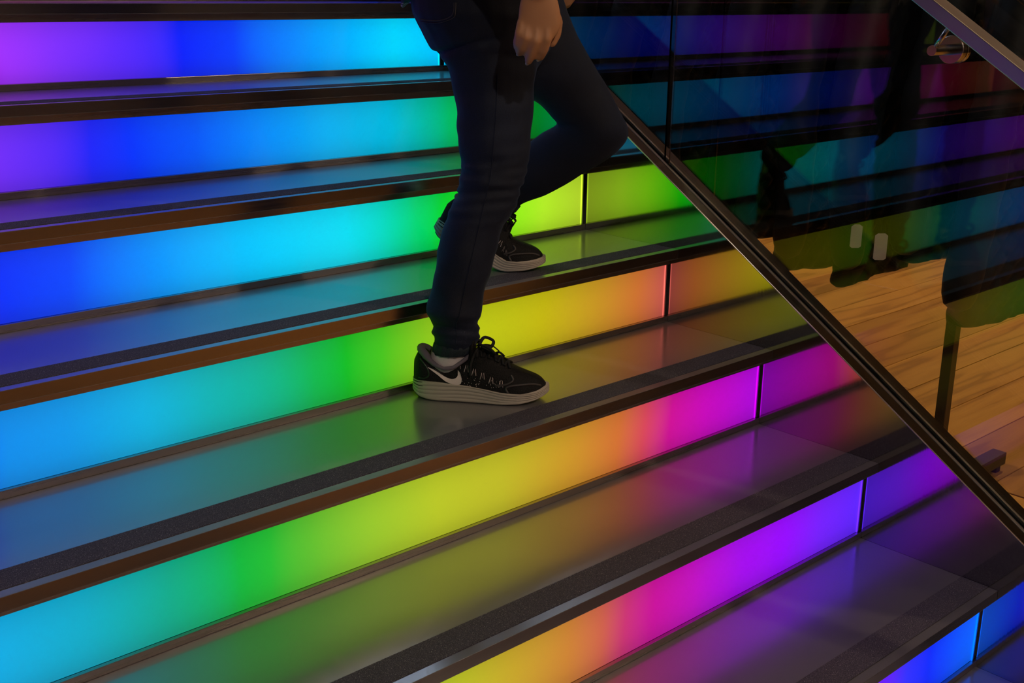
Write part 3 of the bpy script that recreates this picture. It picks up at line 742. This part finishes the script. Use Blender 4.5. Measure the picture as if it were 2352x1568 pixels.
    lo = spline(low, 6); uu = spline(upp, 6)
    tip = [(.0915,.0430),(.0900,.0485),(.0875,.0535),(.0832,.0570)]
    Vv = []; Ff = []; nn = len(lo)
    for k in range(nn):
        a, b_ = lo[k], uu[k]
        for s_ in range(5):
            t = s_/4; q = (a[0]*(1-t)+b_[0]*t, a[1]*(1-t)+b_[1]*t)
            Vv.append(snap(q[0], q[1], -1, .0028))
    for k in range(nn-1):
        for s_ in range(4): a = k*5+s_; Ff.append((a, a+1, a+6, a+5))
    base = len(Vv)
    # rounded hook
    c0 = nn*5-5
    for q in tip[1:3]: Vv.append(snap(q[0], q[1], -1, .0028))
    Ff.append((c0, base, base+1, c0+4))
    put('swoosh_mark', Vv, Ff, SILV)
    # silver thread loops, shaped like small Ms
    for sd in (-1, 1):
        for k, (x, z) in enumerate([(.084, .064), (.099, .0600), (.1135, .0555), (.129, .0495), (.145, .0430), (.163, .0375)]):
            h = .0120; w_ = .0026
            P = [(x-w_-.0016, z-h*.45), (x-w_+.0012, z+h*.5), (x-.0006, z-h*.3), (x+.0022, z+h*.5), (x+w_+.0008, z-h*.45)]
            P = [(a, b_-.0) for a, b_ in P]
            put('thread_loop', *tube([snap(a, b_, sd, .0006) for a, b_ in P], .00062, 5), SILV, up)
    rnd = random.Random(4); dots = []
    for k in range(34):
        x = rnd.choice((rnd.gauss(.114, .010), rnd.gauss(.145, .012))); z = rnd.uniform(.030, .046)
        c = snap(x, z, -1, .0004); dots.append(rings([ell(c+Vector((0, -.0003*q, 0)), Vector((.0006, 0, 0)), Vector((0, 0, .0006)), 6) for q in (0, 1)]))
    o = put('reflective_speckles', *join(dots), SILV, up); o['kind'] = 'stuff'
    # laces: criss-cross rows and a floppy bow
    for k, x in enumerate([.108, .121, .134, .147, .160, .172]):
        for dx in (.010, -.010):
            P = [top(x-dx*.5+dx*t, -.018+.036*t, .0022) for t in [j/6 for j in range(7)]]
            put('lace', *tube(P, .0028, 8, .6), LACE)
    def lp(pts, r=.0034): put('lace', *tube([Vector(p) for p in spline(pts, 6)], r, 8, .7), LACE)
    lp([(.118, -.004, .098), (.124, -.022, .106), (.140, -.030, .103), (.150, -.026, .092), (.140, -.016, .090), (.124, -.008, .097)])
    lp([(.118, 0, .098), (.126, .018, .108), (.142, .024, .100), (.138, .012, .092), (.122, .002, .097)])
    lp([(.120, -.004, .098), (.132, -.012, .104), (.146, -.018, .103), (.158, -.024, .096)], .0017)
    lp([(.118, -.006, .096), (.112, -.028, .086), (.108, -.036, .070), (.107, -.0375, .052)], .0022)
    lp([(.150, -.010, .087), (.158, -.018, .092), (.166, -.014, .084)], .0028)
    lp([(.112, -.010, .100), (.114, -.004, .108), (.118, .006, .106), (.116, .010, .098)], .0032)
    e['label'] = label
    return e, T
hd = math.atan2(-.175, .158)
fo = Vector((-.7385, -.832, -3*RISE+.0013))
e1, T1 = shoe(-1, fo, hd, 0, 'black running shoe planted on the tread, grey sole and pale curved tick mark')
hd2 = math.atan2(-.66, .75); d2 = Vector((math.cos(hd2), math.sin(hd2), 0))
tip = Vector((-.352, -.772, -2*RISE+.0015))
e2, T2 = shoe(1, tip-d2*.2475, hd2, math.radians(27), 'black running shoe behind, heel lifted and toe on the grip strip')
del e1['label'], e2['label']
e1['label'] = 'right shoe flat on the tread with a pale curved tick mark'; e2['label'] = 'left shoe with its heel lifted, toe on the step above'

# socks
c = T1((.060, 0, .05)); R = []
for z, a, b_, dx in [(.045, .030, .022, -.004), (.060, .033, .025, -.003), (.075, .034, .0265, .001), (.090, .0325, .027, .003), (.100, .028, .025, .004)]:
    q = T1((.062+dx, 0, 0)); q.z += z
    hv = Vector((math.cos(hd), math.sin(hd), 0)); sv = Vector((-hv.y, hv.x, 0)); R.append(ell(q, hv*a, sv*b_, 24))
mesh('sock', *rings(R), SOCK, person, smooth=True)
ank = at(1130, 452, 2.34)
P = [T2((.055, 0, .05)), T2((.062, 0, .085)), ank]
mesh('sock', *tube(P, [.028, .029, .030], 20), SOCK, person, smooth=True)

# body: one continuous skin from head to feet, clothes over it
parts = []
K = 1.0
hipR = at(1110, 0, 2.09); kneeR = at(1128, 400, 2.055); ankR = at(1038, 800, 2.035)
hipL = at(1150, 10, 2.19); kneeL = at(1365, 305, 2.27)
footR = T1((.12, 0, .045)); toeR = T1((.2, 0, .032)); heelR = T1((.045, 0, .045))
parts.append(limb([hipR, (hipR+kneeR)/2, kneeR, (kneeR*.6+ankR*.4), ankR, heelR], [.050, .045, .037, .034, .018, .015]))
parts.append(limb([heelR, footR, toeR], [.015, .018, .012]))
parts.append(limb([hipL, (hipL+kneeL)/2, kneeL, kneeL*.6+ank*.4, ank, T2((.055, 0, .05))], [.050, .045, .037, .034, .018, .015]))
parts.append(limb([T2((.05, 0, .045)), T2((.11, 0, .045)), T2((.19, 0, .032))], [.015, .018, .012]))
UPV = Vector((0, 0, 1)); lean = SV*.02
def torso_ring(z, s, a, b_): return ell(P0+UPV*z+SV*s, SV*a, NV*b_, 32, .9)
parts.append(rings([torso_ring(*q) for q in [(-.09, 0, .06, .08), (-.04, 0, .098, .13), (.04, 0, .095, .128), (.12, .004, .080, .112), (.2, .008, .088, .122), (.29, .012, .096, .138), (.36, .014, .090, .150), (.405, .012, .070, .135), (.435, .008, .045, .07), (.45, .01, .035, .04)]]))
HC = P0+UPV*.60+SV*.035
parts.append(limb([P0+UPV*.42+SV*.008, P0+UPV*.50+SV*.022], [.040, .038]))
def head_ring(z, s, a, b_): return ell(HC+UPV*z+SV*s, SV*a, NV*b_, 30, .95)
parts.append(rings([head_ring(*q) for q in [(-.098, .040, .022, .020), (-.085, .030, .045, .036), (-.065, .018, .062, .050), (-.04, .008, .074, .058), (-.01, .0, .082, .064), (.02, -.004, .087, .067), (.05, -.008, .084, .064), (.075, -.012, .068, .052), (.09, -.014, .045, .034), (.097, -.014, .015, .012)]]))
# nose, lips, chin, brow, ears
parts.append(limb([HC+SV*.080+UPV*.012, HC+SV*.093-UPV*.012, HC+SV*.100-UPV*.024], [.007, .009, .010], 12))
parts.append(limb([HC+SV*.092-UPV*.026+NV*.010, HC+SV*.092-UPV*.026-NV*.010], [.007, .007], 10))
for dz, r_ in ((-.046, .0055), (-.055, .006)): parts.append(limb([HC+SV*.071-UPV*(-dz)+NV*.018, HC+SV*.080-UPV*(-dz), HC+SV*.071-UPV*(-dz)-NV*.018], [r_*.7, r_, r_*.7], 10))
parts.append(limb([HC+SV*.066-UPV*.084-NV*.008, HC+SV*.066-UPV*.084+NV*.008], [.015, .015], 12))
for sg in (-1, 1):
    parts.append(limb([HC+SV*.070+UPV*.022+NV*(sg*.038), HC+SV*.080+UPV*.026+NV*(sg*.018)], [.007, .007], 10))
    parts.append(tube([HC+NV*(sg*.068)+SV*(-.012+.016*math.cos(a))+UPV*(-.004+.028*math.sin(a)) for a in [k*math.pi/7 for k in range(15)]], .0045, 8))
# arms
def hand(wr, pts, pw, par_n, thumb):
    """wr wrist, pts finger chains, knuckle radii"""
    for ch, rr in pts: parts.append(limb(ch, rr, 12))
shR = P0+UPV*.385+SV*.01-NV*.150; elR = P0+UPV*.135-SV*.035-NV*.215; wrR = at(1237, -30, 1.885)
parts.append(limb([shR, (shR+elR)/2, elR, elR*.6+wrR*.4, wrR], [.047, .042, .034, .033, .024]))
shL = P0+UPV*.385+SV*.01+NV*.150; elL = P0+UPV*.135+SV*.02+NV*.205; wrL = at(1318, -55, 2.33)
parts.append(limb([shL, (shL+elL)/2, elL, elL*.6+wrL*.4, wrL], [.047, .042, .034, .033, .024]))
def hp(px, py, D): return at(px, py, D)
D0 = 1.885
# back of the right hand, flattened across, knuckles at y 70..80
R = []
for y, l, r_, dr in [(-40, 1208, 1268, .62), (-15, 1200, 1276, .5), (10, 1193, 1284, .40), (35, 1191, 1288, .34), (58, 1188, 1288, .30), (78, 1188, 1281, .27), (88, 1192, 1272, .2)]:
    R.append(pair((l, y), (r_, y), D0, dr, 24, .85))
parts.append(rings(R))
FG = [([hp(1199, 50, D0), hp(1193, 78, D0-.004), hp(1188, 98, D0+.004), hp(1188, 108, D0+.014)], [.0082, .0078, .0070, .0062]),
      ([hp(1215, 55, D0), hp(1207, 88, D0-.006), hp(1198, 108, D0+.004), hp(1193, 121, D0+.016)], [.0088, .0084, .0076, .0066]),
      ([hp(1236, 58, D0), hp(1230, 95, D0-.006), hp(1221, 122, D0+.004), hp(1214, 140, D0+.014)], [.0092, .0088, .0080, .0068]),
      ([hp(1258, 56, D0), hp(1256, 90, D0-.004), hp(1248, 116, D0+.004), hp(1240, 132, D0+.014)], [.0092, .0086, .0078, .0066]),
      ([hp(1268, 22, D0+.010), hp(1280, 52, D0+.020), hp(1277, 80, D0+.024), hp(1268, 100, D0+.024)], [.0105, .0095, .0085, .0070])]
for ch, rr in FG: parts.append(limb(ch, rr, 12))
# the left hand, swinging forward on the far side
D1 = 2.33
R = [pair((l, y), (r_, y), D1, dr, 20, .85) for y, l, r_, dr in [(-80, 1300, 1336, .6), (-60, 1292, 1340, .42), (-40, 1286, 1340, .34), (-26, 1286, 1332, .28)]]
parts.append(rings(R))
for k, (x, y2) in enumerate([(1291, 12), (1300, 20), (1309, 16), (1318, 4)]):
    parts.append(limb([hp(x+2, -30, D1), hp(x+1, -8, D1-.004), hp(x-2, y2-10, D1), hp(x-6, y2-3, D1+.008)], [.0078, .0074, .0068, .006], 10))
parts.append(limb([hp(1336, -48, D1-.01), hp(1340, -32, D1-.02), hp(1336, -18, D1-.024)], [.010, .009, .0075], 10))
V, Fs = join(parts)
body = remesh('body', V, Fs, SKIN, .0034, person, 2)
# finger nails on the near hand
NAIL = mat('finger_nail', (.62, .48, .42), .3)
for (a, b_) in ((FG[0][0][2], FG[0][0][3]), (FG[1][0][2], FG[1][0][3]), (FG[2][0][2], FG[2][0][3]), (FG[3][0][2], FG[3][0][3])):
    d = (b_-a).normalized(); o_ = b_+d*.0035-NV*.0052
    mesh('finger_nail', *rings([ell(o_+NV*q, SV*.0042, d*.0058, 12) for q in (0, .0012)]), NAIL, body, smooth=True)
# eyes and hair
EYE = mat('eye_white', (.7, .68, .66), .15); IRIS = mat('brown_iris', (.03, .015, .008), .1)
for sg in (-1, 1):
    c = HC+SV*.071+UPV*.006+NV*(sg*.028)
    ey = mesh('eye', *rings([ell(c+SV*(.0095*math.sin(a)), NV*.0095*math.cos(a), UPV*.0072*math.cos(a), 16) for a in [(-1.2+k*.3) for k in range(9)]]), EYE, body, smooth=True)
    mesh('iris', *rings([ell(c+SV*(.0092+q), NV*.0034, UPV*.0034, 12) for q in (0, .0008)]), IRIS, ey)
HAIR = mat('dark_brown_hair', (.018, .011, .008), .5); nz = noise_tex(HAIR, 60, (1, 1, .08), 4); bump(HAIR, nz.outputs[0], .8, .004)
R = []
for z, s, a, b_ in [(-.16, -.055, .03, .055), (-.12, -.05, .045, .064), (-.06, -.042, .055, .073), (-.02, -.036, .062, .076), (.02, -.028, .074, .078), (.05, -.016, .083, .077), (.08, -.014, .078, .066), (.102, -.014, .055, .046), (.112, -.014, .02, .018)]:
    ring = ell(HC+UPV*z+SV*s, SV*a, NV*b_, 40)
    R.append([p+(p-(HC+UPV*z+SV*s)).normalized()*(.003*math.sin(7*i)) for i, p in enumerate(ring)])
mesh('hair', *rings(R), HAIR, body, smooth=True)
# plaid shirt hem and dark jacket
PLAID = mat('pink_navy_plaid', (.5, .3, .3), .85)
N, L, B = nodes(PLAID)
tc = N.new('ShaderNodeTexCoord'); sp = N.new('ShaderNodeSeparateXYZ'); L.new(tc.outputs['Object'], sp.inputs[0])
def stripe(src, sc, th):
    a = N.new('ShaderNodeMath'); a.operation = 'MULTIPLY'; a.inputs[1].default_value = sc; L.new(src, a.inputs[0])
    b_ = N.new('ShaderNodeMath'); b_.operation = 'FRACT'; L.new(a.outputs[0], b_.inputs[0])
    c_ = N.new('ShaderNodeMath'); c_.operation = 'LESS_THAN'; c_.inputs[1].default_value = th; L.new(b_.outputs[0], c_.inputs[0]); return c_
ad = N.new('ShaderNodeMath'); ad.operation = 'ADD'; L.new(stripe(sp.outputs[0], 90, .45).outputs[0], ad.inputs[0]); L.new(stripe(sp.outputs[2], 60, .45).outputs[0], ad.inputs[1])
hf = N.new('ShaderNodeMath'); hf.operation = 'MULTIPLY'; hf.inputs[1].default_value = .5; L.new(ad.outputs[0], hf.inputs[0])
r = rampn(PLAID, hf.outputs[0], [(0, (.55, .35, .36)), (.34, (.02, .02, .06)), (.7, (.01, .01, .02))]); r.color_ramp.interpolation = 'CONSTANT'
L.new(r.outputs[0], B.inputs['Base Color'])
JACK = mat('dark_jacket_cloth', (.012, .012, .018), .8); nz = noise_tex(JACK, 300); bump(JACK, nz.outputs[0], .3)
pe = P0+UPV*0
hz = surf(958, 8).z - P0.z
shirt = rings([hor(P0+UPV*z+SV*s, a, b_, 48, .9) for z, s, a, b_ in [(.028, 0, .1345, .158), (.03, 0, .137, .161), (.07, 0, .128, .155), (.12, .004, .112, .142), (.16, .004, .104, .135)]])
sv_, sf_ = shirt
for i in range(48*2):
    c_ = math.cos(2*math.pi*(i % 48)/48)
    sv_[i] = sv_[i] + Vector((0, 0, -.072*max(0, -c_)**3 + .012*(c_ > 0))) - SV*(.006*max(0, -c_)**3)
mesh('plaid_shirt', sv_, sf_, PLAID, person, smooth=True)
PJ = [rings([hor(P0+UPV*z+SV*s, a, b_, 40, .88) for z, s, a, b_ in [(.045, 0, .142, .166), (.05, 0, .146, .170), (.12, .004, .124, .152), (.2, .008, .112, .146), (.29, .012, .114, .156), (.36, .014, .104, .165), (.41, .012, .082, .150), (.445, .008, .055, .075), (.47, .012, .052, .055)]])]
for a, b_, c_ in ((shR, elR, wrR), (shL, elL, wrL)):
    q = c_-(c_-b_).normalized()*.012
    PJ.append(limb([a, (a+b_)/2, b_, b_*.6+c_*.4, q], [.060, .054, .047, .043, .034]))
V, Fs = join(PJ)
remesh('jacket', V, Fs, JACK, .006, person, 3)
